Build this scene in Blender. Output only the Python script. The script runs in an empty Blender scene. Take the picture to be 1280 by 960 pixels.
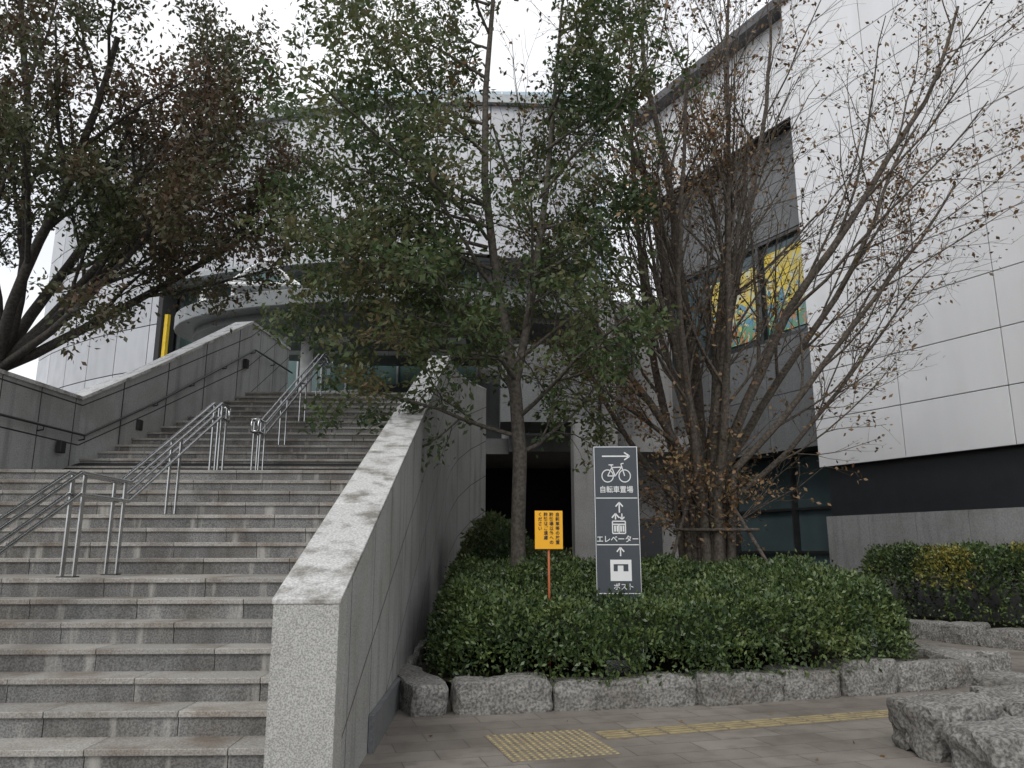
import bpy, math, random
import numpy as np
from mathutils import Vector, noise, Matrix
random.seed(7)
RNG=np.random.default_rng(11)
scene=bpy.context.scene
COL=scene.collection

# ------------------------------------------------------------------ materials
class NT:
    def __init__(s,name):
        s.m=bpy.data.materials.new(name); s.m.use_nodes=True
        s.t=s.m.node_tree; s.b=s.t.nodes['Principled BSDF']; s.out=s.t.nodes['Material Output']
        s.tc=s.n('ShaderNodeTexCoord')
    def n(s,ty): return s.t.nodes.new(ty)
    def l(s,a,b): s.t.links.new(a,b)
    def noise(s,scale,detail=4,sc=(1,1,1),rot=(0,0,0),rough=.55):
        mp=s.n('ShaderNodeMapping'); mp.inputs['Scale'].default_value=sc; mp.inputs['Rotation'].default_value=rot
        s.l(s.tc.outputs['Object'],mp.inputs['Vector'])
        x=s.n('ShaderNodeTexNoise'); x.inputs['Scale'].default_value=scale; x.inputs['Detail'].default_value=detail
        x.inputs['Roughness'].default_value=rough
        s.l(mp.outputs[0],x.inputs['Vector']); return x.outputs['Fac']
    def rng(s,v,a,b,c=0.,d=1.):
        x=s.n('ShaderNodeMapRange'); s.l(v,x.inputs[0])
        for i,k in enumerate((a,b,c,d)): x.inputs[i+1].default_value=k
        return x.outputs[0]
    def mix(s,f,a,b,mode='MIX'):
        x=s.n('ShaderNodeMix'); x.data_type='RGBA'; x.blend_type=mode
        for i,k in ((0,f),(6,a),(7,b)):
            if hasattr(k,'is_linked'): s.l(k,x.inputs[i])
            elif i==0: x.inputs[0].default_value=k
            else: x.inputs[i].default_value=(*k,1)
        return x.outputs[2]
    def math(s,op,a,b=None):
        x=s.n('ShaderNodeMath'); x.operation=op
        for i,k in ((0,a),(1,b)):
            if k is None: continue
            if hasattr(k,'is_linked'): s.l(k,x.inputs[i])
            else: x.inputs[i].default_value=k
        return x.outputs[0]
    def bump(s,h,strength=.3,dist=.01):
        x=s.n('ShaderNodeBump'); x.inputs['Strength'].default_value=strength; x.inputs['Distance'].default_value=dist
        s.l(h,x.inputs['Height']); s.l(x.outputs[0],s.b.inputs['Normal'])
    def island(s):
        g=s.n('ShaderNodeNewGeometry'); return g.outputs['Random Per Island']
    def color(s,c): s.l(c,s.b.inputs['Base Color'])
    def groove(s,v,period,off,w):
        f=s.math('FRACT',s.math('DIVIDE',s.math('SUBTRACT',v,off),period))
        f=s.math('ABSOLUTE',s.math('SUBTRACT',f,.5))
        return s.math('GREATER_THAN',f,.5-w/period)

def stone(name,c1,c2,scale=70,stain_or_dapple=(.45,.4,.33),stamt=.5,rough=.7,bump=.25,isl=.15,streak=.3,grooves=None,white=0,sscale=1.1,slo=.45,shi=.72):
    k=NT(name)
    sp=k.rng(k.noise(scale,2),.36,.64)
    c=k.mix(sp,c1,c2)
    if isl:
        iv=k.rng(k.island(),0,1,1-isl,1+isl)
        cc=k.n('ShaderNodeCombineColor')
        for i in range(3): k.l(iv,cc.inputs[i])
        c=k.mix(1.,c,cc.outputs[0],'MULTIPLY')
    st=k.rng(k.noise(sscale,5),slo,shi,0,stamt)
    c=k.mix(st,c,k.mix(1.,c,stain_or_dapple,'MULTIPLY'))
    if streak:
        ss=k.rng(k.noise(3.,3,sc=(1.6,1.6,.15)),.5,.75,0,streak)
        c=k.mix(ss,c,(.03,.03,.028))
    if white:
        ws=k.rng(k.noise(7.,4,sc=(1.,.2,.12)),.57,.7,0,white)
        c=k.mix(ws,c,(.5,.48,.44))
    if grooves:
        m=grooves(k); c=k.mix(m,c,(.02,.02,.02))
    k.color(c); k.b.inputs['Roughness'].default_value=rough
    if bump: k.bump(k.noise(scale*.6,3),bump,.006)
    return k.m

def plain(name,c,rough=.6,metal=0.,var=.12,scale=4):
    k=NT(name)
    a=tuple(x*(1-var) for x in c); b=tuple(min(1,x*(1+var)) for x in c)
    k.color(k.mix(k.rng(k.noise(scale,3),.3,.7),a,b))
    k.b.inputs['Roughness'].default_value=rough; k.b.inputs['Metallic'].default_value=metal
    return k.m

def panelmat(name,c,rough=.35,metal=.3,isl=.06,dirt=.25):
    k=NT(name)
    iv=k.island()
    cc=k.mix(iv,tuple(x*(1-isl) for x in c),tuple(min(1,x*(1+isl)) for x in c))
    st=k.rng(k.noise(1.5,4,sc=(1,1,.25)),.4,.8,0,dirt)
    cc=k.mix(st,cc,tuple(x*.55 for x in c))
    k.color(cc); k.b.inputs['Metallic'].default_value=metal
    k.l(k.rng(k.noise(2,3),.3,.7,rough-.06,rough+.1),k.b.inputs['Roughness'])
    return k.m

def leafmat(name,cols,trans=.3,lump=1.2,rough=.5,lw=.45):
    k=NT(name)
    r=k.n('ShaderNodeValToRGB'); r.color_ramp.interpolation='LINEAR'
    e=r.color_ramp.elements
    n=len(cols)
    e[0].position=0; e[0].color=(*cols[0],1); e[1].position=1; e[1].color=(*cols[-1],1)
    for i in range(1,n-1):
        q=e.new(i/(n-1)); q.color=(*cols[i],1)
    f=k.math('ADD',k.math('MULTIPLY',k.island(),1-lw),k.math('MULTIPLY',k.rng(k.noise(lump,2),.32,.68),lw))
    k.l(f,r.inputs[0]); c=r.outputs[0]
    k.color(c); k.b.inputs['Roughness'].default_value=rough
    if trans:
        tr=k.n('ShaderNodeBsdfTranslucent'); k.l(c,tr.inputs[0])
        mx=k.n('ShaderNodeMixShader'); mx.inputs[0].default_value=trans
        k.l(k.b.outputs[0],mx.inputs[1]); k.l(tr.outputs[0],mx.inputs[2]); k.l(mx.outputs[0],k.out.inputs[0])
    return k.m

def slopeg(k):
    sx=k.n('ShaderNodeSeparateXYZ'); k.l(k.tc.outputs['Object'],sx.inputs[0])
    w=k.math('SUBTRACT',sx.outputs[2],k.math('MULTIPLY',sx.outputs[1],.384))
    a=k.groove(w,.95,-.77+.0,.009)
    b=k.groove(sx.outputs[1],1.05,.35,.008)
    return k.math('MAXIMUM',a,b)
def slopeg2(k):
    sx=k.n('ShaderNodeSeparateXYZ'); k.l(k.tc.outputs['Object'],sx.inputs[0])
    w=k.math('SUBTRACT',sx.outputs[2],k.math('MULTIPLY',k.math('MAXIMUM',sx.outputs[1],13.6),.6))
    a=k.groove(w,.7,0.1,.012); b=k.groove(sx.outputs[1],.95,.1,.012)
    return k.math('MAXIMUM',a,b)

M={}
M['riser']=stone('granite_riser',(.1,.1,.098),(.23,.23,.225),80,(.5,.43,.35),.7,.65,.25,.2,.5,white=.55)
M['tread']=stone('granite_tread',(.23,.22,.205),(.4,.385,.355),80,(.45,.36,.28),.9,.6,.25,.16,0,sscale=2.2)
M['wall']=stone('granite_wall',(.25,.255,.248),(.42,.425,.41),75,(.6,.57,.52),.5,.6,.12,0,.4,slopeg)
M['wall2']=stone('granite_side_wall',(.28,.285,.285),(.42,.425,.42),75,(.6,.57,.52),.5,.6,.12,0,.4,slopeg2)
M['pillar']=stone('granite_pillar',(.24,.24,.23),(.5,.5,.48),95,(.7,.68,.64),.3,.55,.15,0,.15)
M['cap']=stone('granite_cap',(.44,.44,.435),(.68,.68,.67),60,(.36,.34,.3),.9,.26,.1,.1,0,sscale=4.5,slo=.47,shi=.66)  # dark mottling: stains plus leaf shadow and reflection dapple painted into the colour
M['rock']=stone('rough_granite',(.1,.098,.092),(.29,.28,.262),38,(.4,.37,.32),.85,.85,.9,.14,.25)
M['panel']=panelmat('aluminium_panel',(.45,.46,.48),.34,.5,.1,.35)
M['panelR']=panelmat('white_metal_panel',(.77,.775,.79),.36,.2,.03,.2)
M['joint']=plain('dark_joint',(.03,.03,.032),.8)
M['band']=plain('dark_band',(.018,.02,.024),.35)
M['conc']=stone('concrete',(.22,.22,.22),(.29,.29,.29),30,(.6,.58,.54),.5,.75,0,.05,.3)
M['dconc']=stone('dark_cladding',(.12,.125,.13),(.17,.175,.18),30,(.6,.58,.54),.4,.5,0,.12,.2)
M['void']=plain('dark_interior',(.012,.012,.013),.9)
M['steel']=plain('stainless_steel',(.55,.56,.57),.22,1.,.08,12)
M['dsteel']=plain('dark_steel',(.09,.09,.09),.35,.8)
M['coping']=plain('roof_coping_metal',(.1,.1,.105),.45,.4)
M['glass']=plain('window_glass',(.09,.13,.14),.06,.35,.3,.5)
M['mglass']=plain('museum_glass',(.08,.13,.125),.06,.2,.35,.35)
M['bglass']=plain('tower_glass',(.42,.52,.6),.15,.3,.15,.3)
M['white']=plain('white_paint',(.78,.79,.79),.5)
M['soffit']=plain('canopy_soffit',(.12,.125,.125),.4,.3)
M['softlt']=plain('soffit_light_panel',(.55,.58,.57),.4)
M['canopy']=plain('metal_trim',(.34,.36,.365),.35,.5)
M['canopyd']=plain('canopy_fascia',(.19,.2,.205),.4,.4)
M['yellow']=plain('yellow_paint',(.7,.48,.03),.5)
M['ysign']=plain('yellow_sign_board',(.85,.42,.01),.45,0,.03)
M['orange']=plain('orange_post',(.4,.1,.03),.5)
M['black']=plain('black_print',(.02,.02,.02),.5)
M['sign']=plain('sign_slate',(.045,.055,.065),.32,0,.08)
M['signw']=plain('sign_white',(.72,.73,.73),.5,0,.03)
M['soil']=plain('soil',(.045,.035,.025),.95,0,.4,6)
M['bark']=stone('bark',(.05,.043,.036),(.11,.095,.08),22,(.6,.65,.5),.5,.9,.8,0,.0)
M['barkR']=stone('bark_brown',(.055,.045,.038),(.135,.112,.092),22,(.5,.55,.42),.6,.9,.8,0,.0)
M['barkD']=stone('bark_dark',(.025,.022,.02),(.06,.052,.045),22,(.6,.65,.5),.5,.9,.8,0,.0)
M['leafL']=leafmat('leaf_maroon',[(.035,.055,.024),(.06,.08,.032),(.08,.075,.036),(.11,.068,.042),(.13,.08,.048)],.3,.5,lw=.6)
M['leafC']=leafmat('leaf_olive',[(.028,.05,.02),(.045,.08,.027),(.08,.115,.04),(.12,.12,.05),(.17,.115,.058)],.35,.55,lw=.6)
M['leafR']=leafmat('leaf_rust',[(.08,.085,.03),(.12,.08,.035),(.17,.09,.04),(.2,.13,.055),(.12,.12,.045)],0)
M['leafH']=leafmat('leaf_hedge',[(.02,.036,.015),(.036,.062,.021),(.06,.098,.028),(.095,.135,.038),(.15,.175,.052)],0,2.6,.45)
M['leafY']=leafmat('leaf_yellow',[(.06,.09,.02),(.12,.14,.03),(.26,.22,.04),(.36,.24,.04)],0,2)
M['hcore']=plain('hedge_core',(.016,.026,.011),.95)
M['dry']=leafmat('leaf_dry',[(.1,.05,.02),(.2,.12,.04),(.3,.2,.07)],0)

# paving
k=NT('paving')
mp=k.n('ShaderNodeMapping'); mp.inputs['Rotation'].default_value=(0,0,math.radians(-14)); k.l(k.tc.outputs['Object'],mp.inputs['Vector'])
br=k.n('ShaderNodeTexBrick'); br.offset=.5; br.inputs['Scale'].default_value=1
br.inputs['Color1'].default_value=(.17,.15,.13,1); br.inputs['Color2'].default_value=(.23,.205,.18,1); br.inputs['Mortar'].default_value=(.06,.053,.046,1)
br.inputs['Mortar Size'].default_value=.005; br.inputs['Brick Width'].default_value=.6; br.inputs['Row Height'].default_value=.3
k.l(mp.outputs[0],br.inputs['Vector'])
c=k.mix(k.rng(k.noise(90,2),.35,.65,0,.35),br.outputs[0],(.27,.25,.22))
c=k.mix(k.rng(k.noise(.9,5),.42,.68,0,.55),c,(.08,.067,.056))
c=k.mix(k.rng(k.noise(5,5),.5,.75,0,.45),c,(.07,.06,.052))
k.color(c)
k.l(k.rng(k.noise(1.2,4),.35,.65,.36,.8),k.b.inputs['Roughness'])
k.bump(k.math('SUBTRACT',k.math('MULTIPLY',k.noise(60,3),.3),br.outputs['Fac']),.4,.005)
M['paving']=k.m
k=NT('tactile_yellow'); k.color(k.mix(k.rng(k.noise(9,5),.35,.65),(.24,.19,.1),(.38,.31,.15))); k.b.inputs['Roughness'].default_value=.7; M['tact']=k.m
k=NT('tactile_base'); k.color(k.mix(k.rng(k.noise(7,5),.35,.65),(.14,.12,.1),(.22,.19,.135))); k.b.inputs['Roughness'].default_value=.75; M['tactb']=k.m
k=NT('poster_print')
sx=k.n('ShaderNodeSeparateXYZ'); k.l(k.tc.outputs['Object'],sx.inputs[0])
lo=k.rng(sx.outputs[2],8.1,9.5,.16,-.12)
c=k.mix(k.math('GREATER_THAN',k.noise(3.4,2),.56),(.74,.56,.04),(.66,.64,.42))
c=k.mix(k.math('GREATER_THAN',k.math('ADD',k.noise(4.6,1),lo),.6),c,(.08,.3,.46))
c=k.mix(k.math('GREATER_THAN',k.math('ADD',k.noise(6.3,1,sc=(1,1,.7)),lo),.64),c,(.55,.22,.06))
c=k.mix(k.math('GREATER_THAN',k.math('ADD',k.noise(5.1,1,sc=(.8,1.2,1)),lo),.66),c,(.1,.32,.16))
k.color(k.mix(k.rng(k.noise(1.3,3),.4,.65,0,.35),c,(.34,.37,.38))); k.b.inputs['Roughness'].default_value=.2
M['poster']=k.m

# ------------------------------------------------------------------ geometry helpers
def empty(name,loc=(0,0,0),rz=0):
    o=bpy.data.objects.new(name,None); o.location=loc; o.rotation_euler=(0,0,rz); o.empty_display_size=.2
    COL.objects.link(o); return o
class MB:
    def __init__(s): s.v=[]; s.f=[]
    def box(s,x0,x1,y0,y1,z0,z1,rz=0,org=(0,0)):
        b=len(s.v); c,sn=math.cos(rz),math.sin(rz)
        for z in (z0,z1):
            for x,y in ((x0,y0),(x1,y0),(x1,y1),(x0,y1)):
                s.v.append((org[0]+x*c-y*sn,org[1]+x*sn+y*c,z))
        s.f+=[tuple(b+i for i in q) for q in ((3,2,1,0),(4,5,6,7),(0,1,5,4),(1,2,6,5),(2,3,7,6),(3,0,4,7))]
    def hexa(s,pts):
        b=len(s.v); s.v+=list(pts)
        s.f+=[tuple(b+i for i in q) for q in ((3,2,1,0),(4,5,6,7),(0,1,5,4),(1,2,6,5),(2,3,7,6),(3,0,4,7))]
    def ribbon(s,pts,th,joint=False,gap=.004):
        n=len(pts); off=[]
        for i in range(n):
            a=Vector(pts[max(0,i-1)][:2]); b=Vector(pts[min(n-1,i+1)][:2]); d=(b-a).normalized(); off.append(Vector((-d.y,d.x))*th/2)
        def corner(i):
            x,y,z0,z1=pts[i]; o=off[i]
            return [(x-o.x,y-o.y,z0),(x+o.x,y+o.y,z0),(x-o.x,y-o.y,z1),(x+o.x,y+o.y,z1)]
        if joint:
            for i in range(n-1):
                A=[Vector(q) for q in corner(i)]; B=[Vector(q) for q in corner(i+1)]
                L=(B[0]-A[0]).length; t=gap/L
                A2=[a.lerp(b,t) for a,b in zip(A,B)]; B2=[a.lerp(b,1-t) for a,b in zip(A,B)]
                s.hexa([tuple(q) for q in (A2[0],B2[0],B2[1],A2[1],A2[2],B2[2],B2[3],A2[3])])
        else:
            b=len(s.v)
            for i in range(n): s.v+=corner(i)
            for i in range(n-1):
                q=b+4*i; r=q+4
                s.f+=[(q,r,r+2,q+2),(r+1,q+1,q+3,r+3),(q+2,r+2,r+3,q+3),(q,q+1,r+1,r)]
            s.f+=[(b,b+2,b+3,b+1)]; e=b+4*(n-1); s.f+=[(e,e+1,e+3,e+2)]
    def tube(s,pts,rads,k=8,cap=True):
        n=len(pts); P=[Vector(p) for p in pts]
        if not hasattr(rads,'__len__'): rads=[rads]*n
        t0=(P[-1]-P[0]).normalized() if (P[-1]-P[0]).length>1e-4 else (P[1]-P[0]).normalized()
        ref=Vector((0,0,1)) if abs(t0.z)<.8 else Vector((1,0,0))
        b=len(s.v)
        for i in range(n):
            t=(P[min(n-1,i+1)]-P[max(0,i-1)]).normalized()
            u=t.cross(ref)
            if u.length<1e-4: u=t.cross(Vector((0,1,0)))
            u.normalize(); w=t.cross(u)
            for j in range(k):
                a=2*math.pi*j/k; q=P[i]+(u*math.cos(a)+w*math.sin(a))*rads[i]; s.v.append((q.x,q.y,q.z))
        for i in range(n-1):
            for j in range(k):
                j2=(j+1)%k; s.f.append((b+i*k+j,b+i*k+j2,b+(i+1)*k+j2,b+(i+1)*k+j))
        if cap: s.f.append(tuple(b+j for j in range(k))[::-1]); s.f.append(tuple(b+(n-1)*k+j for j in range(k)))
    def obj(s,name,mat,parent=None,smooth=False,bevel=0):
        me=bpy.data.meshes.new(name); me.from_pydata(s.v,[],s.f); me.materials.append(mat)
        if smooth: me.polygons.foreach_set('use_smooth',[True]*len(me.polygons))
        me.update(); o=bpy.data.objects.new(name,me); COL.objects.link(o)
        if parent: o.parent=parent
        if bevel:
            m=o.modifiers.new('b','BEVEL'); m.width=bevel; m.segments=2; m.limit_method='ANGLE'
        return o

def nrm(a): return a/np.maximum(np.linalg.norm(a,axis=1,keepdims=True),1e-6)
def leaves(name,P,D,size,aspect,mat,parent=None):
    N=len(P); P=np.asarray(P,float); D=nrm(np.asarray(D,float))
    L=(size*RNG.uniform(.55,1.3,N))[:,None]
    S=nrm(np.cross(D,RNG.normal(size=(N,3)))); Nn=np.cross(D,S)
    v=np.empty((N,4,3))
    v[:,0]=P; v[:,1]=P+D*L*.45+S*L*aspect*.5+Nn*L*.07; v[:,2]=P+D*L; v[:,3]=P+D*L*.45-S*L*aspect*.5+Nn*L*.07
    me=bpy.data.meshes.new(name); me.vertices.add(N*4); me.vertices.foreach_set('co',v.ravel())
    me.loops.add(N*4); me.loops.foreach_set('vertex_index',np.arange(N*4,dtype=np.int32))
    me.polygons.add(N); me.polygons.foreach_set('loop_start',np.arange(0,N*4,4,dtype=np.int32)); me.polygons.foreach_set('loop_total',np.full(N,4,dtype=np.int32))
    me.materials.append(mat); me.update(calc_edges=True); me.validate()
    o=bpy.data.objects.new(name,me); COL.objects.link(o)
    if parent: o.parent=parent
    return o

# ------------------------------------------------------------------ ground
g=MB(); g.v=[(-400,-200,0),(400,-200,0),(400,600,0),(-400,600,0)]; g.f=[(0,1,2,3)]; g.obj('ground',M['paving'])

# ------------------------------------------------------------------ staircase
st=empty('stone_staircase')
ri=MB(); tr=MB()
R=.165; T=.32
def noseY(k):
    if k<=8: return 4.71+T*k
    if k<=16: return 8.45+T*(k-9)
    return 13.0+T*(k-17)
for k_ in range(1,32):
    y=noseY(k_); y2=noseY(k_+1) if k_<31 else y+1.0
    z=R*k_
    x=-7.5+ (0.0 if k_%2 else -.45)
    random.seed(k_)
    while x<-1.3:
        w=.9; x1=min(x+w,-1.3); x0=max(x,-7.5)
        if x1-x0>.02:
            j=random.uniform(-.002,.002)
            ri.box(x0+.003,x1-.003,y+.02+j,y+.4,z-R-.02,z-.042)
            d=y2-y+.05; nseg=max(1,round(d/.5))
            for s_ in range(nseg):
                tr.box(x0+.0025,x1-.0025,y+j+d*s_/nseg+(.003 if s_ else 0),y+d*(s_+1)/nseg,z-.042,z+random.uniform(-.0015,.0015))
        x+=w
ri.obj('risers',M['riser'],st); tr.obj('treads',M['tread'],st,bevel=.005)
co=MB()
co.hexa([(-7.5,5.3,-.3),(-1.3,5.3,-.3),(-1.3,18,-.3),(-7.5,18,-.3),(-7.5,5.35,.1),(-1.3,5.35,.1),(-1.3,18,4.6),(-7.5,18,4.6)])
co.obj('core',M['void'],st)

# right parapet wall
pw=empty('stair_parapet_wall')
SL=.384
def capz(y): return 1.26+(y-5.16)*SL if y<17.5 else 1.26+(17.5-5.16)*SL
w=MB(); path=[(-1.16,5.45),(-1.16,17.5),(-1.12,18.4),(-.98,19.4),(-.7,20.4),(-.3,21.3)]
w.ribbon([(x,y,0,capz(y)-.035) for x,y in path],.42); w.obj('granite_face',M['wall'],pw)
w=MB(); w.ribbon([(-1.16,5.16,0,1.225),(-1.16,5.447,0,capz(5.447)-.035)],.42); w.obj('end_pillar',M['pillar'],pw,bevel=.006)
w=MB(); ys=[5.15,7.0,8.9,10.8,12.7,14.5,16.1,17.5]
w.ribbon([(-1.16,y,capz(y)-.035,capz(y)) for y in ys],.44,True)
w.ribbon([(x,y,capz(y)-.035,capz(y)) for x,y in path[1:]],.44,True)
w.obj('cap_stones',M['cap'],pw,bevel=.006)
w=MB(); w.box(-.945,-.9,6.6,13.6,0,.28); w.obj('plinth',M['dconc'],pw)

# left walls
lw=empty('stair_side_wall')
pl=[(-7.72,4.0,4.12),(-7.6,9,4.12),(-7.35,13.6,4.15),(-6.75,15.0,5.02),(-5.75,17.6,6.75),(-5.55,20.2,6.8)]
w=MB(); w.ribbon([(x,y,0,z) for x,y,z in pl],.4); w.obj('granite_face',M['wall2'],lw)
w=MB()
fine=[]
for a,b in zip(pl[:-1],pl[1:]):
    n=max(1,round((Vector(b)-Vector(a)).length/1.6))
    for i in range(n): fine.append(tuple(Vector(a).lerp(Vector(b),i/n)))
fine.append(pl[-1])
w.ribbon([(x,y,z,z+.06) for x,y,z in fine],.46,True); w.obj('cap_stones',M['cap'],lw)
w=MB(); off=.3
rp=[(x+off,y,z-.62) for x,y,z in pl]
w.tube(rp,.022,8); 
for i in range(len(rp)-1):
    a,b=Vector(rp[i]),Vector(rp[i+1]); n=max(1,round((b-a).length/1.3))
    for j in range(n):
        q=a.lerp(b,j/n); w.tube([q,(q.x,q.y,q.z-.07),(q.x-.12,q.y,q.z-.09)],.012,6)
w.obj('wall_handrail',M['dsteel'],lw,True)
w=MB()
for x,y,z in ((-7.13,13.0,3.25),(-6.68,14.75,3.9),(-5.6,17.4,5.75)):
    w.box(x-.02,x+.07,y-.08,y+.08,z-.1,z+.1)
w.obj('wall_lamp_boxes',M['black'],lw,bevel=.01)

def floorz(y):
    z=0
    for k_ in range(1,32):
        if y>=noseY(k_): z=R*k_
    return z
def handrail(path,posts,X,name='stair_handrail'):
    e=empty(name); m=MB()
    for dx in (-.055,.055):
        for dz in (0,-.2):
            m.tube([(X+dx,y,z+dz) for y,z in path],.021,8)
    for (y,z) in (path[0],path[-1]):
        for dz in (0,-.2): m.tube([(X-.06,y,z+dz),(X+.06,y,z+dz)],.02,8)
        for dx in (-.055,.055): m.tube([(X+dx,y,z),(X+dx,y,z-.2)],.02,8)
    def zr(y):
        for (a,za),(b,zb) in zip(path[:-1],path[1:]):
            if a<=y<=b: return za+(zb-za)*(y-a)/(b-a)
        return path[-1][1]
    m.obj('rails',M['steel'],e,True)
    p=MB(); q=MB()
    for y in posts:
        zt=zr(y); zf=floorz(y)
        for dx in (-.055,.055):
            p.box(X+dx-.006,X+dx+.006,y-.03,y+.03,zf,zt-.02)
        q.box(X-.075,X+.075,y-.06,y+.06,zf,zf+.012)
        q.box(X-.06,X+.06,y-.012,y+.012,zt-.215,zt-.185)
    p.obj('posts',M['steel'],e); q.obj('base_plates',M['dsteel'],e)
X=-3.85
handrail([(4.6,.165+.93),(5.0,1.12),(7.35,2.27),(8.35,2.27),(10.9,3.6),(11.25,3.6)],[4.8,5.9,7.42,8.25,9.6,10.95,11.15],X)
handrail([(12.7,3.68),(13.1,3.68),(17.4,6.02),(18.2,6.05)],[12.85,13.1,14.4,15.8,17.2,18.1],X)

# ------------------------------------------------------------------ plaza, bank, undercroft
pz=empty('elevated_plaza')
w=MB(); w.box(-40,-1.0,18.3,70,0,5.105); w.box(-1.0,.6,24.7,70,4.6,5.1); w.box(.6,9,24,70,4.6,5.1); w.obj('deck',M['conc'],pz)
w=MB(); w.box(.3,3.1,22,24.2,5.2,7.5); w.obj('balcony_box',M['dconc'],pz)
w=MB(); w.box(2.35,3.1,21.6,22.4,0,5.19); w.box(3.3,3.75,22.5,23.2,0,9.5); w.obj('pillars',M['conc'],pz)
w=MB(); w.box(-.97,9,29,29.3,0,4.6); w.box(-.99,-.6,21.6,29,0,4.55); w.obj('undercroft_back',M['void'],pz)  # near-black walls: the undercroft's deep shade is painted into their colour
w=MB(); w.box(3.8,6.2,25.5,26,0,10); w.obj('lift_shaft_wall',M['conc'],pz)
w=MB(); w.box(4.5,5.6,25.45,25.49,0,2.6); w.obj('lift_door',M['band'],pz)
w=MB(); w.box(-60,-7.8,2,18.2,0,2.7); w.obj('raised_bank',M['soil'])

# ------------------------------------------------------------------ curved museum building (facade convex toward the street)
cb=empty('curved_museum_building')
CX,CY=0.,58.
def cyl(th,r,z):
    r=60-r   # r grows inward from the 30 m facade radius
    return (CX+r*math.sin(th),CY-r*math.cos(th),z)
def arc(mb,t0,t1,r0,r1,z0,z1,n=1,gap=0):
    for i in range(n):
        a=t0+(t1-t0)*i/n; b=t0+(t1-t0)*(i+1)/n
        a+=gap; b-=gap
        mb.hexa([cyl(a,r0,z0),cyl(b,r0,z0),cyl(b,r1,z0),cyl(a,r1,z0),cyl(a,r0,z1),cyl(b,r0,z1),cyl(b,r1,z1),cyl(a,r1,z1)])
rad=math.radians
tL=rad(-48.5); tO=rad(-27.5); tR=rad(8)
p=MB(); g_=rad(.04)
step=(tR-tL)/14
rows=[5.1,7.0,8.9,10.8,12.7,14.3,15.9,17.5,19.0]
for i in range(14):
    a=tL+i*step; b=a+step
    for z0,z1 in zip(rows[:-1],rows[1:]):
        if z1<=12.75:
            if a>=tO-.01: continue
            bb=min(b,tO)
        else: bb=b
        arc(p,a,bb,30.0,30.12,z0+.022,z1-.022,1,g_)
p.obj('wall_panels',M['panel'],cb)
p=MB(); arc(p,tL,tO,30.09,30.7,5.1,12.7,10); arc(p,tL,tR,30.09,30.7,12.72,19.0,26); p.obj('backing',M['joint'],cb)
p=MB(); arc(p,tL-.004,tR+.004,29.75,30.9,19.0,19.35,28); arc(p,tO,tR,29.85,30.3,12.5,12.7,20); p.obj('cornice',M['canopy'],cb)
p=MB(); arc(p,tO,rad(-1),31.2,31.3,5.1,12.4,16); p.obj('glazing',M['mglass'],cb)
p=MB(); arc(p,rad(-1),tR,31.2,31.5,5.1,12.4,6); p.obj('recess_wall',M['dconc'],cb)
p=MB(); arc(p,tO,tR,30.31,31.3,12.4,12.6,16); p.obj('recess_ceiling',M['dconc'],cb)
p=MB()
for i in range(14):
    a=tO+(rad(-1)-tO)*i/13; arc(p,a-.0012,a+.0012,31.05,31.2,5.1,12.35)
for z in (7.6,9.4,11.0): arc(p,tO,rad(-1),31.08,31.19,z,z+.08,16)
p.obj('mullions',M['canopy'],cb)
p=MB(); arc(p,tO+.001,tO+.008,30.0,30.7,5.1,12.3); p.obj('opening_jamb',M['joint'],cb)
p=MB(); arc(p,tO+.010,tO+.016,30.1,30.25,5.1,11.2); p.obj('yellow_banner',M['yellow'],cb)
p=MB()
for t in (-24,-20.2): arc(p,rad(t),rad(t)+.012,30.4,30.7,5.1,12.35)
p.obj('columns',M['white'],cb)
q0=cyl(tL,30.1,0); q1=cyl(tR,30.1,0)
p=MB(); p.box(q0[0]+.05,q0[0]+.5,q0[1]+.3,75,5.1,18.98); p.box(q1[0]-.5,q1[0]-.05,q1[1]+.3,75,5.1,18.98); p.obj('side_walls',M['panel'],cb)
p=MB(); v=[cyl(tL+(tR-tL)*i/24,30.5,18.985) for i in range(25)]; p.v=v+[(q1[0],75,18.985),(q0[0],75,18.985)]; p.f=[tuple(range(27))]; p.obj('roof',M['joint'],cb)
p=MB(); arc(p,rad(-9),rad(-2),30.9,31.0,5.1,7.8,4); p.obj('entrance_doors',M['band'],cb)

# canopy
ca=empty('entrance_canopy')
def disc(mb,cx,cy,ax,ay,z0,z1,n=64):
    b=len(mb.v)
    for z in (z0,z1):
        for i in range(n):
            a=2*math.pi*i/n; mb.v.append((cx+ax*math.cos(a),cy+ay*math.sin(a),z))
    for i in range(n): j=(i+1)%n; mb.f.append((b+i,b+j,b+n+j,b+n+i))
    mb.f.append(tuple(b+i for i in range(n))[::-1]); mb.f.append(tuple(b+n+i for i in range(n)))
p=MB(); disc(p,-2.8,25,7.5,3.8,8.5,8.98); p.obj('roof_slab',M['canopyd'],ca,bevel=.03)
p=MB(); disc(p,-2.8,25,6.9,3.2,8.3,8.498); p.obj('soffit',M['soffit'],ca)
p=MB()
for i in range(6):
    x=-7.8+i*1.9; p.box(x,x+1.3,24.2,24.9,8.28,8.299); p.box(x,x+1.3,26,26.5,8.28,8.299)
p.obj('soffit_lights',M['softlt'],ca)
p=MB()
for x in (-7.6,.6): p.tube([(x,26.2,5.1),(x,26.2,8.35)],.2,20)
p.tube([(-5.9,24.4,5.1),(-5.9,24.4,8.35)],.2,20)
p.obj('columns',M['white'],ca,True)
p=MB(); xa,xb,xm=-8.55,-6.45,-7.5
p.v=[(xa,24.6,10.2),(xb,24.6,10.2),(xm,24.6,10.95),(xa,27.0,10.2),(xb,27.0,10.2),(xm,27.0,10.95)]
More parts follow.
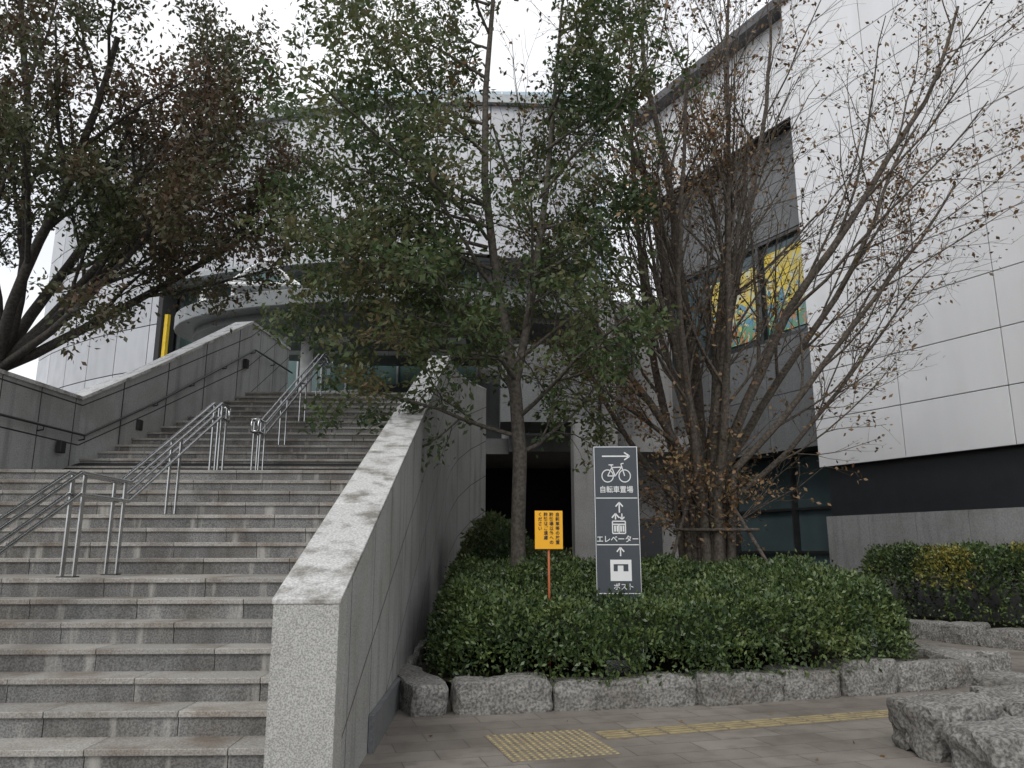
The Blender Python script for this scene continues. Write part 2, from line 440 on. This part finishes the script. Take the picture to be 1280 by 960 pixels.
p.f=[(0,1,2),(5,4,3),(0,3,4,1),(1,4,5,2),(2,5,3,0)]; p.obj('gable_skylight',M['white'],ca)
p=MB(); p.v=[(xa+.35,24.585,10.3),(xb-.35,24.585,10.3),(xm,24.585,10.78)]; p.f=[(0,1,2)]; p.obj('gable_glass',M['mglass'],ca)
p=MB()
for y in (24.5,27.1):
    p.tube([(xa-.15,y,10.12),(xm,y,11.02),(xb+.15,y,10.12)],.07,6); p.tube([(xa-.15,y,10.15),(xb+.15,y,10.15)],.07,6)
p.box(xa,xa+.1,24.6,27,8.98,10.19); p.box(xb-.1,xb,24.6,27,8.98,10.19)
p.obj('gable_frame',M['white'],ca)

# glass tower
tw=empty('glass_tower'); p=MB(); p.box(-17,12,75,95,0,50); p.obj('glass_walls',M['bglass'],tw)
p=MB()
for i in range(20): p.box(-17+i*1.5,-16.85+i*1.5,74.85,75,0,50)
for i in range(14): p.box(-17.05,12.05,74.8,74.99,3.5*i,3.5*i+.5)
p.obj('spandrels',M['white'],tw)

# ------------------------------------------------------------------ right building
rb=empty('panel_clad_building')
C0=(8.23,19.16); dirv=Vector((.438,-.899)).normalized(); rz=math.atan2(dirv.y,dirv.x)
p=MB(); nc=9; top=16.8
for i in range(nc):
    for j in range(11):
        z0=3.6+1.2*j; p.box(i*2.4+.01,i*2.4+2.39,0,.06,z0+.01,z0+1.19,rz,C0)
p.obj('wall_panels',M['panelR'],rb,bevel=.006)
p=MB(); p.box(.02,nc*2.4,.055,14,3.61,top-.02,rz,C0); p.obj('backing',M['joint'],rb)
p=MB(); p.box(0.05,nc*2.4,.25,13.9,2.4,3.6,rz,C0); p.obj('dark_band',M['band'],rb)
p=MB()
for i in range(18): p.box(i*1.2+.004,i*1.2+1.196,.1,.23,0,2.4,rz,C0)
p.box(.05,nc*2.4,.24,13,0,2.39,rz,C0)
p.obj('base_wall',M['conc'],rb)
p=MB(); p.box(-7.2,nc*2.4+.2,-.1,14,top,top+.3,rz,C0); p.obj('roof_coping',M['coping'],rb)
sb=.9
p=MB()
for i in range(3):
    x1=-i*2.4; x0=x1-2.4
    for z0,z1 in ((4.3,5.9),(5.9,7.5)): p.box(x0+.01,x1-.01,sb,sb+.06,z0+.01,z1-.01,rz,C0)
    for z0,z1 in ((10.6,12.2),(12.2,13.6)): p.box(x0+.01,x1-.01,sb,sb+.06,z0+.01,z1-.01,rz,C0)
p.obj('grey_panels',M['dconc'],rb)
p=MB()
for i in range(3):
    for j in range(2): p.box(-i*2.4-2.39,-i*2.4-.01,.4,.46,13.6+1.6*j+.01,13.6+1.6*j+1.59,rz,C0)
p.obj('upper_panels',M['panelR'],rb)
p=MB(); p.box(-7.2,0.1,sb+.055,13,4.3,7.5,rz,C0); p.box(-7.2,.1,sb+.055,13,10.6,13.6,rz,C0); p.box(-7.2,.1,.455,13,13.6,top-.01,rz,C0); p.box(-7.2,.1,sb+1.2,13,0,4.3,rz,C0); p.box(-7.2,.1,sb+.3,13,7.5,10.6,rz,C0); p.obj('wing_core',M['joint'],rb)
p=MB(); p.box(-7.1,0,sb+.2,sb+.25,7.5,10.6,rz,C0); p.box(-7.1,0,sb+.9,sb+.95,.3,4.3,rz,C0); p.obj('window_glass',M['glass'],rb)
p=MB()
for x in (-7.1,-4.8,-2.45,-.1): p.box(x-.05,x+.05,sb+.02,sb+.2,7.5,10.6,rz,C0); p.box(x-.05,x+.05,sb+.75,sb+.9,.3,4.3,rz,C0)
for z in (7.5,10.5): p.box(-7.1,0,sb+.03,sb+.19,z,z+.1,rz,C0)
for z in (.3,1.5,2.7,4.2): p.box(-7.1,0,sb+.78,sb+.89,z,z+.07,rz,C0)
p.obj('window_frames',M['dsteel'],rb)
p=MB(); p.box(-4.7,-2.55,sb+.15,sb+.17,7.75,10.0,rz,C0); p.box(-2.3,-.2,sb+.15,sb+.17,7.75,10.2,rz,C0); p.obj('window_posters',M['poster'],rb)
p=MB(); p.box(-7.2,0,sb-.1,sb+.95,0,.3,rz,C0); p.obj('sill',M['conc'],rb)

# ------------------------------------------------------------------ rocks
def rock(name,c,size,rz,seed,parent=None,amp=.035,cuts=7,mat='rock'):
    mb=MB(); n=cuts
    sx,sy,sz=[s/2 for s in size]; V={}; 
    def vid(i,j,k_):
        key=(i,j,k_)
        if key not in V:
            x,y,z=(2*i/n-1,2*j/n-1,2*k_/n-1)
            def so(a,b,c_): return a*(1-.07*(abs(b)**6)-.05*(abs(c_)**6))
            X_,Y_,Z_=so(x,y,z)*sx,so(y,x,z)*sy,so(z,x,y)*sz
            nv=noise.noise_vector(Vector((X_*3.1+seed*7.3,Y_*3.1,Z_*3.1)))*amp+noise.noise_vector(Vector((X_*11+seed*3.1,Y_*11,Z_*11)))*amp*.55
            tl=noise.noise(Vector((seed*1.7,X_*1.3,Y_*1.3)))*.06*(z>0)
            X_+=nv.x; Y_+=nv.y; Z_+=nv.z*(.5 if z>.9 else 1)+tl
            ca_,sa=math.cos(rz),math.sin(rz)
            V[key]=len(mb.v); mb.v.append((c[0]+X_*ca_-Y_*sa,c[1]+X_*sa+Y_*ca_,c[2]+Z_))
        return V[key]
    for a in range(n):
        for b in range(n):
            mb.f+=[(vid(a,b,n),vid(a+1,b,n),vid(a+1,b+1,n),vid(a,b+1,n)),(vid(a,b,0),vid(a,b+1,0),vid(a+1,b+1,0),vid(a+1,b,0)),
                   (vid(a,0,b),vid(a+1,0,b),vid(a+1,0,b+1),vid(a,0,b+1)),(vid(a,n,b),vid(a,n,b+1),vid(a+1,n,b+1),vid(a+1,n,b)),
                   (vid(0,a,b),vid(0,a,b+1),vid(0,a+1,b+1),vid(0,a+1,b)),(vid(n,a,b),vid(n,a+1,b),vid(n,a+1,b+1),vid(n,a,b+1))]
    return mb.obj(name,M[mat],parent,False)
def kerbline(par,pts,seed,depth=.42,h=.31,lens=(.8,1.6),inward=1):
    random.seed(seed); sN=seed
    for a,b in zip(pts[:-1],pts[1:]):
        a=Vector(a); b=Vector(b); L=(b-a).length; d=(b-a)/L; nrm_=Vector((-d.y,d.x))*inward; t=0
        while t<L-.1:
            l=random.uniform(*lens)
            if L-t-l<.35: l=L-t
            c=a+d*(t+l/2)+nrm_*depth/2; hh=h*random.uniform(.88,1.06)
            rock('kerb_stone',(c.x,c.y,hh/2-.02),(l-.015,depth*random.uniform(.9,1.1),hh+.04),math.atan2(d.y,d.x)+random.uniform(-.02,.02),sN,par,.036,11); sN+=1; t+=l
pk=empty('planter_stone_kerb')
kerbline(pk,[(-.32,8.02),(2.2,8.4),(3.9,8.9)],3)
kerbline(pk,[(3.9,8.9),(5.3,9.3),(6.5,9.95)],23,.5,.33,(.45,.8))
kerbline(pk,[(-.86,11.6),(-.85,9.5),(-.36,8.04)],40,inward=-1)
kerbline(pk,[(6.5,10.0),(6.2,12.0),(5.6,13.8)],60,.75)
pk2=empty('planter_stone_kerb')
kerbline(pk2,[(7.2,16),(8.2,13.4),(9.6,11.2),(12.5,8.5)],80,.4,.34)
w=MB(); w.v=[(-.8,9.6,.2),(-.3,8.45,.2),(2.2,8.75,.2),(3.9,9.25,.2),(5.2,9.65,.2),(6.2,10.2,.2),(5.3,14,.2),(6,21,.2),(-.9,21,.2)]; w.f=[tuple(range(9))]; w.obj('planter_soil',M['soil'])
w=MB(); w.v=[(7.4,16.2,.2),(8.4,13.6,.2),(9.8,11.4,.2),(12.5,8.8,.2),(13.3,9,.2),(8.6,18.6,.2)]; w.f=[tuple(range(6))]; w.obj('planter_soil',M['soil'])
rock('boulder',(3.66,6.5,.19),(.72,.6,.44),.1,201,None,.07,16)
rock('boulder',(4.35,6.6,.2),(.6,.7,.46),-.1,202,None,.07,16)
rock('boulder',(3.85,5.85,.15),(.9,.62,.38),.05,203,None,.07,16)
rock('boulder',(4.9,7.3,.2),(.8,.6,.46),.5,204,None,.07,16)
rock('boulder',(5.2,6.5,.22),(.9,1.0,.5),.1,205,None,.07,16)

# ------------------------------------------------------------------ tactile paving
tp=empty('tactile_paving'); b1=MB(); d1=MB()
def tile_patch(org,ang,nx,ny,kind):
    c,s=math.cos(ang),math.sin(ang)
    for i in range(nx):
        for j in range(ny):
            b1.box(i*.3+.002,i*.3+.298,j*.3+.002,j*.3+.298,.0005,.004,ang,org)
            if kind=='dot':
                for a in range(5):
                    for b in range(5):
                        x=i*.3+.03+.06*a; y=j*.3+.03+.06*b
                        X_,Y_=org[0]+x*c-y*s,org[1]+x*s+y*c
                        d1.tube([(X_,Y_,.004),(X_,Y_,.009)],[.018,.012],8)
            else:
                for a in range(4):
                    y=j*.3+.0375+.075*a; d1.box(i*.3+.015,i*.3+.285,y-.014,y+.014,.004,.009,ang,org)
tile_patch((.18,6.3),rad(14),3,3,'dot')
tile_patch((1.0,7.0),rad(16),22,1,'bar')
b1.obj('tiles',M['tactb'],tp); d1.obj('raised_pattern',M['tact'],tp)

# ------------------------------------------------------------------ hedges
def hedge(name,poly,H,zb,n,size,mats,res=.09,edge=.3,lumpy=1.,wander=.14):
    par=empty(name); poly=[Vector(p) for p in poly]
    xs=[p.x for p in poly]; ys=[p.y for p in poly]
    nx=int((max(xs)-min(xs))/res)+2; ny=int((max(ys)-min(ys))/res)+2
    def dist(x,y):
        inside=False; d=1e9; q=Vector((x,y)); m=len(poly)
        for i in range(m):
            a=poly[i]; b=poly[(i+1)%m]
            if (a.y>y)!=(b.y>y) and x<(b.x-a.x)*(y-a.y)/(b.y-a.y)+a.x: inside=not inside
            t=max(0,min(1,(q-a).dot(b-a)/(b-a).length_squared)); d=min(d,(a+(b-a)*t-q).length)
        return d if inside else -d
    V=[];ok=[];ok2=[]
    for j in range(ny):
        for i in range(nx):
            x=min(xs)+i*res; y=min(ys)+j*res
            d=dist(x,y)+wander*noise.noise(Vector((x*1.6,y*1.6,8))); dd=max(0,d+.03)
            f=min(1,dd/edge)**.5
            wx=x+.25*noise.noise(Vector((x*2,y*2,1))); wy=y+.25*noise.noise(Vector((x*2,y*2,4)))
            vd=min(.85,noise.voronoi(Vector((wx*1.3,wy*1.3,.0)))[0][0])
            lump=(.3-vd*.7)*.4*lumpy+noise.noise(Vector((x*4.5,y*4.5,5)))*.12*lumpy
            V.append((x,y,zb+f*max(.45,(H(x,y)+lump)))); ok.append(d>-.03); ok2.append(d>.1)
    def faces(o):
        F=[]
        for j in range(ny-1):
            for i in range(nx-1):
                a=j*nx+i
                if o[a] and o[a+1] and o[a+nx] and o[a+nx+1]: F.append((a,a+1,a+nx+1,a+nx))
        return F
    F=faces(ok)
    A=np.array(V); Fq=np.array(F); T_=np.concatenate([Fq[:,[0,1,2]],Fq[:,[0,2,3]]])
    p0,p1,p2=A[T_[:,0]],A[T_[:,1]],A[T_[:,2]]; cr=np.cross(p1-p0,p2-p0); ar=np.linalg.norm(cr,axis=1)
    # camera-independent extra weight for steep rims so the skirts are as leafy as the tops
    steep=1+1.2*(1-cr[:,2]/np.maximum(ar,1e-9)); pr=ar*steep
    idx=RNG.choice(len(T_),n,p=pr/pr.sum()); u=RNG.random((n,1)); v=RNG.random((n,1)); fl=(u+v>1); u=np.where(fl,1-u,u); v=np.where(fl,1-v,v)
    P=p0[idx]+(p1-p0)[idx]*u+(p2-p0)[idx]*v; Nn=nrm(cr[idx])
    clump=np.array([noise.noise(Vector(p*8)) for p in P])[:,None]
    P=P+Nn*(RNG.normal(-.015,.035,(n,1))+clump*.1)+RNG.normal(0,.012,(n,3))
    # skirt leaves hanging at the rim
    rim=[(x,y) for (x,y,z),o,o2 in zip(V,ok,ok2) if o and not o2]
    R_=np.array(rim); m_=n//9; ri_=RNG.integers(0,len(R_),m_)
    Ps=np.column_stack([R_[ri_]+RNG.normal(0,.05,(m_,2)),zb+RNG.uniform(-.02,.4,m_)])
    P=np.concatenate([P,Ps]); Nn=np.concatenate([Nn,RNG.normal(size=(m_,3))*.5])
    D=Nn*.6+RNG.normal(size=(len(P),3))*.6+np.array([0,0,.35])
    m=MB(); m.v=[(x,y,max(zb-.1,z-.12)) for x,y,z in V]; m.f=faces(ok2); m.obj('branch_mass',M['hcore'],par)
    if len(mats)==1: leaves('leaves',P,D,size,.5,M[mats[0]],par)
    else:
        sel=np.array([noise.noise(Vector((p[0]*.9,p[1]*.9,9)))+.25*noise.noise(Vector(p*5))>.3 and p[2]>.9 for p in P])
        leaves('leaves',P[~sel],D[~sel],size,.5,M[mats[0]],par); leaves('yellow_leaves',P[sel],D[sel],size,.5,M[mats[1]],par)
    return par
hedge('hedge',[(-.65,9.4),(-.35,8.5),(.7,8.3),(2.1,8.45),(3.8,8.95),(4.9,9.35),(5.4,10.6),(4.9,12.3),(4.2,13.3),(2,13.4),(-.3,13.4),(-.75,12.5)],
      lambda x,y:.7+.42*max(0,min(1,(y-8.8)/2.6)),.22,100000,.06,['leafH'])
hedge('hedge',[(7.6,16),(8.6,13.7),(10,11.6),(12.8,9),(13.2,9.4),(11.0,13.2),(9.2,16.8),(8.5,18)],
      lambda x,y:1.4,.2,38000,.07,['leafH','leafY'])
hedge('shrub_bank',[(-18,18),(-18,8),(-8.1,8),(-8.1,17.8)],lambda x,y:1.1 if x<-9.5 else .6,2.7,9000,.14,['leafH'],.3,.6)
hedge('shrub',[(-.75,17),(-.7,14.4),(.6,14.2),(1.9,14.6),(2.0,16.5),(.8,18.5)],lambda x,y:1.9 if x<.6 else 1.4,.15,13000,.1,['leafC'],.15,.6,2.)

# ------------------------------------------------------------------ trees
def grow(mb,tips,p,d,L,r,lvl,P,rs):
    n=max(3,int(L/P['seg'][lvl])); pts=[p.copy()]; rads=[r]; d=d.normalized(); dirs=[d]
    end=P['taper'][lvl]
    for i in range(1,n+1):
        d=(d+Vector((rs.gauss(0,1),rs.gauss(0,1),rs.gauss(0,1)))*P['wob'][lvl]+Vector((0,0,P['up'][lvl]))).normalized()
        p=p+d*(L/n); pts.append(p.copy()); rads.append(r*(1-(1-end)*i/n)); dirs.append(d)
    mb.tube(pts,rads,P['k'][lvl],False)
    if lvl>=P['leaf']:
        for q,dd in zip(pts[1:],dirs[1:]): tips.append((q,dd))
    if lvl<P['max']:
        nc=P['nc'][lvl]; base=rs.uniform(0,6.28)
        for c in range(nc):
            f=P['f0'][lvl]+(1-P['f0'][lvl])*(c+rs.random())/nc
            i=min(n,int(f*n)); q=pts[i].lerp(pts[min(n,i+1)],f*n-i) if i<n else pts[n]
            dd=dirs[i]; a=base+c*2.4+rs.uniform(-.4,.4)
            ref=dd.cross(Vector((0,0,1)));
            if ref.length<.05: ref=Vector((1,0,0))
            ref.normalize(); w_=dd.cross(ref)
            side=ref*math.cos(a)+w_*math.sin(a); ang=math.radians(rs.uniform(*P['ang'][lvl]))
            nd=dd*math.cos(ang)+side*math.sin(ang)
            grow(mb,tips,q,nd,L*P['lr'][lvl]*rs.uniform(.7,1.15)*(1-.35*f),max(.0035,rads[i]*P['rr'][lvl]),lvl+1,P,rs)

def finish(par,mb,tips,per,size,aspect,spread,mat,bark,droop=-.2,keep=1.,sc=.55):
    mb.obj('trunk_and_branches',M[bark],par,True)
    T_=np.array([tuple(t[0]) for t in tips]); D_=np.array([tuple(t[1]) for t in tips])
    if keep<1:
        s=np.array([noise.noise(Vector(t)*sc)*.9+RNG.random() for t in T_])<keep; T_,D_=T_[s],D_[s]
    N=len(T_)*per; idx=np.repeat(np.arange(len(T_)),per)
    P=T_[idx]+RNG.normal(0,spread,(N,3)); D=D_[idx]*.5+RNG.normal(size=(N,3))*.7+np.array([0,0,droop])
    leaves('leaves',P,D,size,aspect,M[mat],par)

# centre tree
par=empty('evergreen_street_tree'); mb=MB(); tips=[]; rs=random.Random(5)
P2=dict(seg=[.5,.35,.22,.15],taper=[.4,.3,.3,.3],wob=[.06,.1,.14,.18],up=[.05,.04,.0,-.03],k=[8,6,4,3],leaf=1,max=3,nc=[6,7,5],f0=[.2,.15,.15],ang=[(30,60),(30,65),(30,70)],lr=[.55,.5,.55],rr=[.6,.55,.6])
def trunk(pts,rads,k=12): mb.tube(pts,rads,k,False)
trunk([(.44,11,.1),(.42,11,.6),(.4,11.02,1.8),(.43,11,2.9),(.36,11,3.9),(.25,11,4.6),(.08,10.9,5.5),(-.1,10.8,7),(-.1,10.8,8.5),(0,10.8,10),(.1,10.8,11.6)],[.15,.115,.1,.1,.09,.075,.065,.055,.045,.035,.02])
trunk([(.36,11,3.9),(.52,11.05,4.7),(.66,11.1,5.6),(.85,11.1,7),(1.0,11.2,8.6),(1.15,11.2,10.4)],[.07,.062,.056,.045,.035,.02],8)
def on(z,which):
    if which: 
        t=(z-3.9)/6.5; return Vector((.4+.75*t,11.05,z))
    t=max(0,min(1,(z-3.9)/2)); return Vector((.4-.45*t,11-.2*t,z))
for i in range(32):
    z=2.9+i*.265; a=i*2.4+.8
    h=(z-2.7)/8
    L=(2.9 if z<7 else 2.5)*rs.uniform(.75,1.2)
    d=Vector((math.cos(a),math.sin(a)*.9,0)); 
    if d.x<0: L*=1.15
    else: L*=.8
    d.z=rs.uniform(.15,.5)+.5*h
    q=on(z,d.x>0 and z>4.6)
    grow(mb,tips,q,d,L*.95,.028*(1.3-h*.5),1,P2,rs)
for i in range(8):
    z=4.3+i*.33; d=Vector((-1,rs.uniform(-.5,.7),.1+.05*i)); grow(mb,tips,on(z,False),d,rs.uniform(2.5,3.6),.03,1,P2,rs)
finish(par,mb,tips,11,.106,.47,.085,'leafC','bark',keep=.86,sc=.8)

# left tree
par=empty('zelkova_tree'); mb=MB(); tips=[]; rs=random.Random(21)
P1=dict(seg=[.6,.5,.32,.2],taper=[.45,.35,.3,.3],wob=[.06,.09,.13,.18],up=[.03,.02,.0,0],k=[10,7,5,3],leaf=2,max=3,nc=[6,6,6],f0=[.25,.2,.15],ang=[(20,45),(25,55),(30,70)],lr=[.6,.5,.45],rr=[.55,.5,.5])
B=Vector((-8.75,13.2,2.6)); trunk([B,B+Vector((.02,0,.7)),B+Vector((.15,0,1.6)),B+Vector((.35,0,2.3))],[.26,.19,.17,.16])
for d,L,r in (((.8,-.15,.75),5.6,.095),((.95,.25,.5),5.4,.09),((.5,-.5,1.1),6.0,.1),((.2,.4,1.2),6.5,.11),((-.2,-.2,1.2),6,.1),((.7,.6,.9),5.6,.085),((-.7,.2,.9),5,.08),((.35,0,1.3),7,.1),((.9,-.5,.45),4.6,.075),((.65,.2,1.15),7.2,.09),((.05,-.3,1.0),5.5,.08)):
    grow(mb,tips,B+Vector((.3,0,2.0)),Vector(d),L,r,0,P1,rs)
finish(par,mb,tips,8,.11,.5,.11,'leafL','barkD',keep=.92,sc=.7)

# right tree (multi-stem, mostly bare)
par=empty('bare_deciduous_tree'); mb=MB(); tips=[]; rs=random.Random(33)
P3=dict(seg=[.6,.45,.3,.2],taper=[.25,.3,.35,.4],wob=[.06,.08,.11,.15],up=[.03,.06,.05,.03],k=[9,6,4,3],leaf=2,max=3,nc=[9,8,5],f0=[.15,.12,.12],ang=[(18,42),(22,45),(25,50)],lr=[.5,.5,.5],rr=[.42,.5,.6])
B=Vector((3.65,13.2,.2))
stems=[((-.55,-.1,1.05),8.0,.075),((-.35,.2,1.2),9.5,.085),((-.15,-.25,1.3),10.5,.1),((.02,.15,1.3),11.2,.12),((.15,-.15,1.25),11,.1),((.3,.1,1.15),10.5,.095),((.5,-.1,1.1),10.5,.095),((.68,.15,1.0),9.5,.08),((.8,-.25,.8),7.5,.065),((-.75,.2,.85),6.5,.06),((.1,-.5,1.1),8.5,.075),((.95,.1,.62),6.5,.055),((-.3,-.45,1.1),8,.075),((-.9,-.2,.55),4.5,.045),((-.05,.5,1.2),9,.08),((.2,-.3,1.4),6,.07),((-.2,-.3,1.4),6,.07),((.0,-.4,1.5),7,.07)]
for i,(d,L,r) in enumerate(stems):
    dx=d[0]*.36; dy=d[1]*.5
    h=rs.uniform(2.0,3.4)
    s0=B+Vector((dx*1.2,dy*1.1,0)); s1=s0+Vector((dx*.05+rs.uniform(-.08,.08),dy*.1,h*.5)); s2=s1+Vector((dx*.35,dy*.3,h*.5))
    mb.tube([s0-Vector((0,0,.1)),s0+Vector((0,0,.25)),s1,s2],[r*1.9,r*1.55,r*1.25,r],9,False)
    grow(mb,tips,s2,Vector(d),L-h*.5,r,0,P3,rs)
    for j in range(2):
        a=rs.uniform(0,6.28); grow(mb,tips,s0.lerp(s2,rs.uniform(.45,1)),Vector((math.cos(a),math.sin(a),.5)),rs.uniform(1,2.4),.014,1,dict(P3,nc=[9,4,3]),rs)
finish(par,mb,tips,2,.085,.55,.06,'leafR','barkR',keep=.34)
N=1900; a=RNG.uniform(0,6.28,N); z=RNG.uniform(1.5,4.9,N); r_=.3+.16*z+RNG.normal(0,.22,N)
P=np.stack([B.x+r_*np.cos(a),B.y+r_*.8*np.sin(a),z],1)
s=np.array([noise.noise(Vector(p*1.6)) for p in P])>0.1; P=P[s]
leaves('stem_leaves',P,RNG.normal(size=(len(P),3)),.085,.5,M['leafR'],par)

N=24; P=np.stack([RNG.uniform(-.5,6,N),RNG.uniform(5.5,8.0,N),np.full(N,.012)],1); D=RNG.normal(size=(N,3)); D[:,2]*=.05
leaves('fallen_leaves',P,D,.045,.5,M['dry'])

# ------------------------------------------------------------------ signs
def text(body,x,z,size,mat,par,y=-.004,sx=1.,bold=0):
    cu=bpy.data.curves.new('text','FONT'); cu.body=body; cu.size=size; cu.align_x='CENTER'; cu.align_y='CENTER'; cu.extrude=.0008; cu.offset=bold
    o=bpy.data.objects.new('lettering',cu); cu.materials.append(mat); COL.objects.link(o); o.parent=par
    o.location=(x,y,z); o.rotation_euler=(math.pi/2,0,0); o.scale=(sx,1,1); return o
sg=empty('wayfinding_sign',(1.5,9.2,0),rad(-3)); sg.scale=(.94,1,1)
w=MB(); w.box(-.265,.265,0,.06,.35,2.77); w.obj('panel',M['sign'],sg,bevel=.004)
w=MB(); w.box(-.276,-.266,-.004,.064,.35,2.78); w.box(.266,.276,-.004,.064,.35,2.78); w.box(-.266,.266,-.004,.064,2.771,2.781); w.box(-.2,.2,.01,.05,.15,.35); w.obj('frame',M['steel'],sg)
w=MB()
for z in (2.17,1.63): w.box(-.26,.26,-.003,-.0005,z-.005,z+.005)
def bar(a,b,t=.006):
    a=Vector((a[0],0,a[1])); b=Vector((b[0],0,b[1])); d=(b-a).normalized(); n=Vector((-d.z,0,d.x))*t
    P=[a-n,b-n,b+n,a+n]; w.hexa([(p.x,-.003,p.z) for p in P]+[(p.x,-.0006,p.z) for p in P])
bar((-.17,2.665),(.18,2.665),.008); bar((.18,2.665),(.11,2.71),.008); bar((.18,2.665),(.11,2.62),.008)
def ring(cx,cz,r,t=.006,n=24):
    for i in range(n):
        a=2*math.pi*i/n; b=2*math.pi*(i+1)/n; bar((cx+r*math.cos(a),cz+r*math.sin(a)),(cx+r*math.cos(b),cz+r*math.sin(b)),t)
ring(-.105,2.43,.072); ring(.11,2.43,.072)
for a,b in (((-.105,2.43),(-.05,2.53)),((-.05,2.53),(.075,2.535)),((-.105,2.43),(-.01,2.43)),((-.01,2.43),(-.06,2.56)),((-.01,2.43),(.075,2.535)),((.11,2.43),(.065,2.575)),((.065,2.575),(.1,2.58)),((-.09,2.562),(-.03,2.562))): bar(a,b,.006)
def uparrow(x,z0,z1): bar((x,z0),(x,z1),.008); bar((x,z1),(x-.045,z1-.05),.008); bar((x,z1),(x+.045,z1-.05),.008)
uparrow(.03,2.0,2.12)
uparrow(-.02,1.92,1.99); bar((.06,1.99),(.06,1.92),.007); bar((.06,1.92),(.03,1.95),.007); bar((.06,1.92),(.09,1.95),.007)
for a,b in (((-.06,1.9),(.1,1.9)),((-.06,1.76),(.1,1.76)),((-.06,1.76),(-.06,1.9)),((.1,1.76),(.1,1.9)),((.02,1.76),(.02,1.86)),((-.06,1.865),(.1,1.865))): bar(a,b,.007)
for x in (-.03,0.0,.045,.075): w.box(x-.01,x+.01,-.003,-.0006,1.78,1.85)
uparrow(.03,1.5,1.6)
w.box(-.1,.16,-.003,-.0006,1.22,1.46)
for z in (1.08,): w.box(-.26,.26,-.003,-.0006,z-.005,z+.005)
w.obj('pictograms',M['signw'],sg)
w=MB(); w.box(-.06,-.01,-.005,-.0032,1.33,1.4); w.box(.06,.12,-.005,-.0032,1.33,1.4); w.box(-.06,.12,-.005,-.0032,1.395,1.41); w.obj('pictogram_slots',M['sign'],sg)
text('自転車置場',0,2.265,.085,M['signw'],sg,bold=.001); text('エレベーター',0,1.69,.088,M['signw'],sg,bold=.001); text('ポスト',.06,1.15,.085,M['signw'],sg,bold=.001)

ns=empty('notice_sign',(.68,9.0,0),rad(2))
w=MB(); w.box(-.16,.16,0,.012,1.58,2.01); w.obj('board',M['ysign'],ns,bevel=.003)
w=MB(); w.tube([(0,.03,.2),(0,.03,1.9)],.014,8); w.obj('post',M['orange'],ns,True)
for x,s_ in ((.1,'自転車等の放置'),(.03,'駐輪場以外への'),(-.035,'駐輪はご遠慮'),(-.1,'ください')):
    for i,ch in enumerate(s_): text(ch,x,1.965-.052*i,.048,M['black'],ns,bold=.0008)
ts=empty('tree_support_stakes'); w=MB()
w.tube([(2.4,12.2,.2),(3.4,13.0,2.6)],.03,7); w.tube([(5.0,12.3,.2),(3.9,13.0,2.6)],.03,7); w.tube([(3.0,12.75,1.9),(4.4,12.75,1.9)],.03,7); w.obj('poles',M['barkR'],ts,True)

# ------------------------------------------------------------------ world, sun, camera
wd=bpy.data.worlds.new('World'); scene.world=wd; wd.use_nodes=True; nt=wd.node_tree
bg=nt.nodes['Background']; sky=nt.nodes.new('ShaderNodeTexSky'); sky.sky_type='NISHITA'; sky.sun_disc=False
EL=math.radians(48); AZ=math.radians(205)
sky.sun_elevation=EL; sky.sun_rotation=AZ
tc=nt.nodes.new('ShaderNodeTexCoord'); nz=nt.nodes.new('ShaderNodeTexNoise'); nz.inputs['Scale'].default_value=2.2; nz.inputs['Detail'].default_value=4
nt.links.new(tc.outputs['Generated'],nz.inputs['Vector'])
mr=nt.nodes.new('ShaderNodeMapRange'); mr.inputs[1].default_value=.36; mr.inputs[2].default_value=.58; mr.inputs[3].default_value=.7; mr.inputs[4].default_value=1
nt.links.new(nz.outputs['Fac'],mr.inputs[0])
mx=nt.nodes.new('ShaderNodeMix'); mx.data_type='RGBA'; nt.links.new(mr.outputs[0],mx.inputs[0]); nt.links.new(sky.outputs[0],mx.inputs[6]); mx.inputs[7].default_value=(9.0,9.1,9.3,1)
nt.links.new(mx.outputs[2],bg.inputs[0]); bg.inputs[1].default_value=.126
sl=bpy.data.lights.new('sun','SUN'); sl.energy=1.25; sl.angle=math.radians(22); sl.color=(1,.965,.91)
so=bpy.data.objects.new('sun',sl); COL.objects.link(so)
sd=Vector((math.sin(AZ)*math.cos(EL),math.cos(AZ)*math.cos(EL),math.sin(EL)))
so.rotation_euler=sd.to_track_quat('Z','Y').to_euler(); so.location=(0,-5,30)
cam=bpy.data.cameras.new('camera'); cam.lens=27.28; cam.sensor_width=36; cam.clip_end=1500; cam.clip_start=.05
co_=bpy.data.objects.new('camera',cam); COL.objects.link(co_); co_.location=(0,0,1.55); co_.rotation_euler=(math.radians(90+12.2),0,math.radians(-1.65)); scene.camera=co_
scene.view_settings.view_transform='Standard'; scene.view_settings.look='None'; scene.view_settings.exposure=0
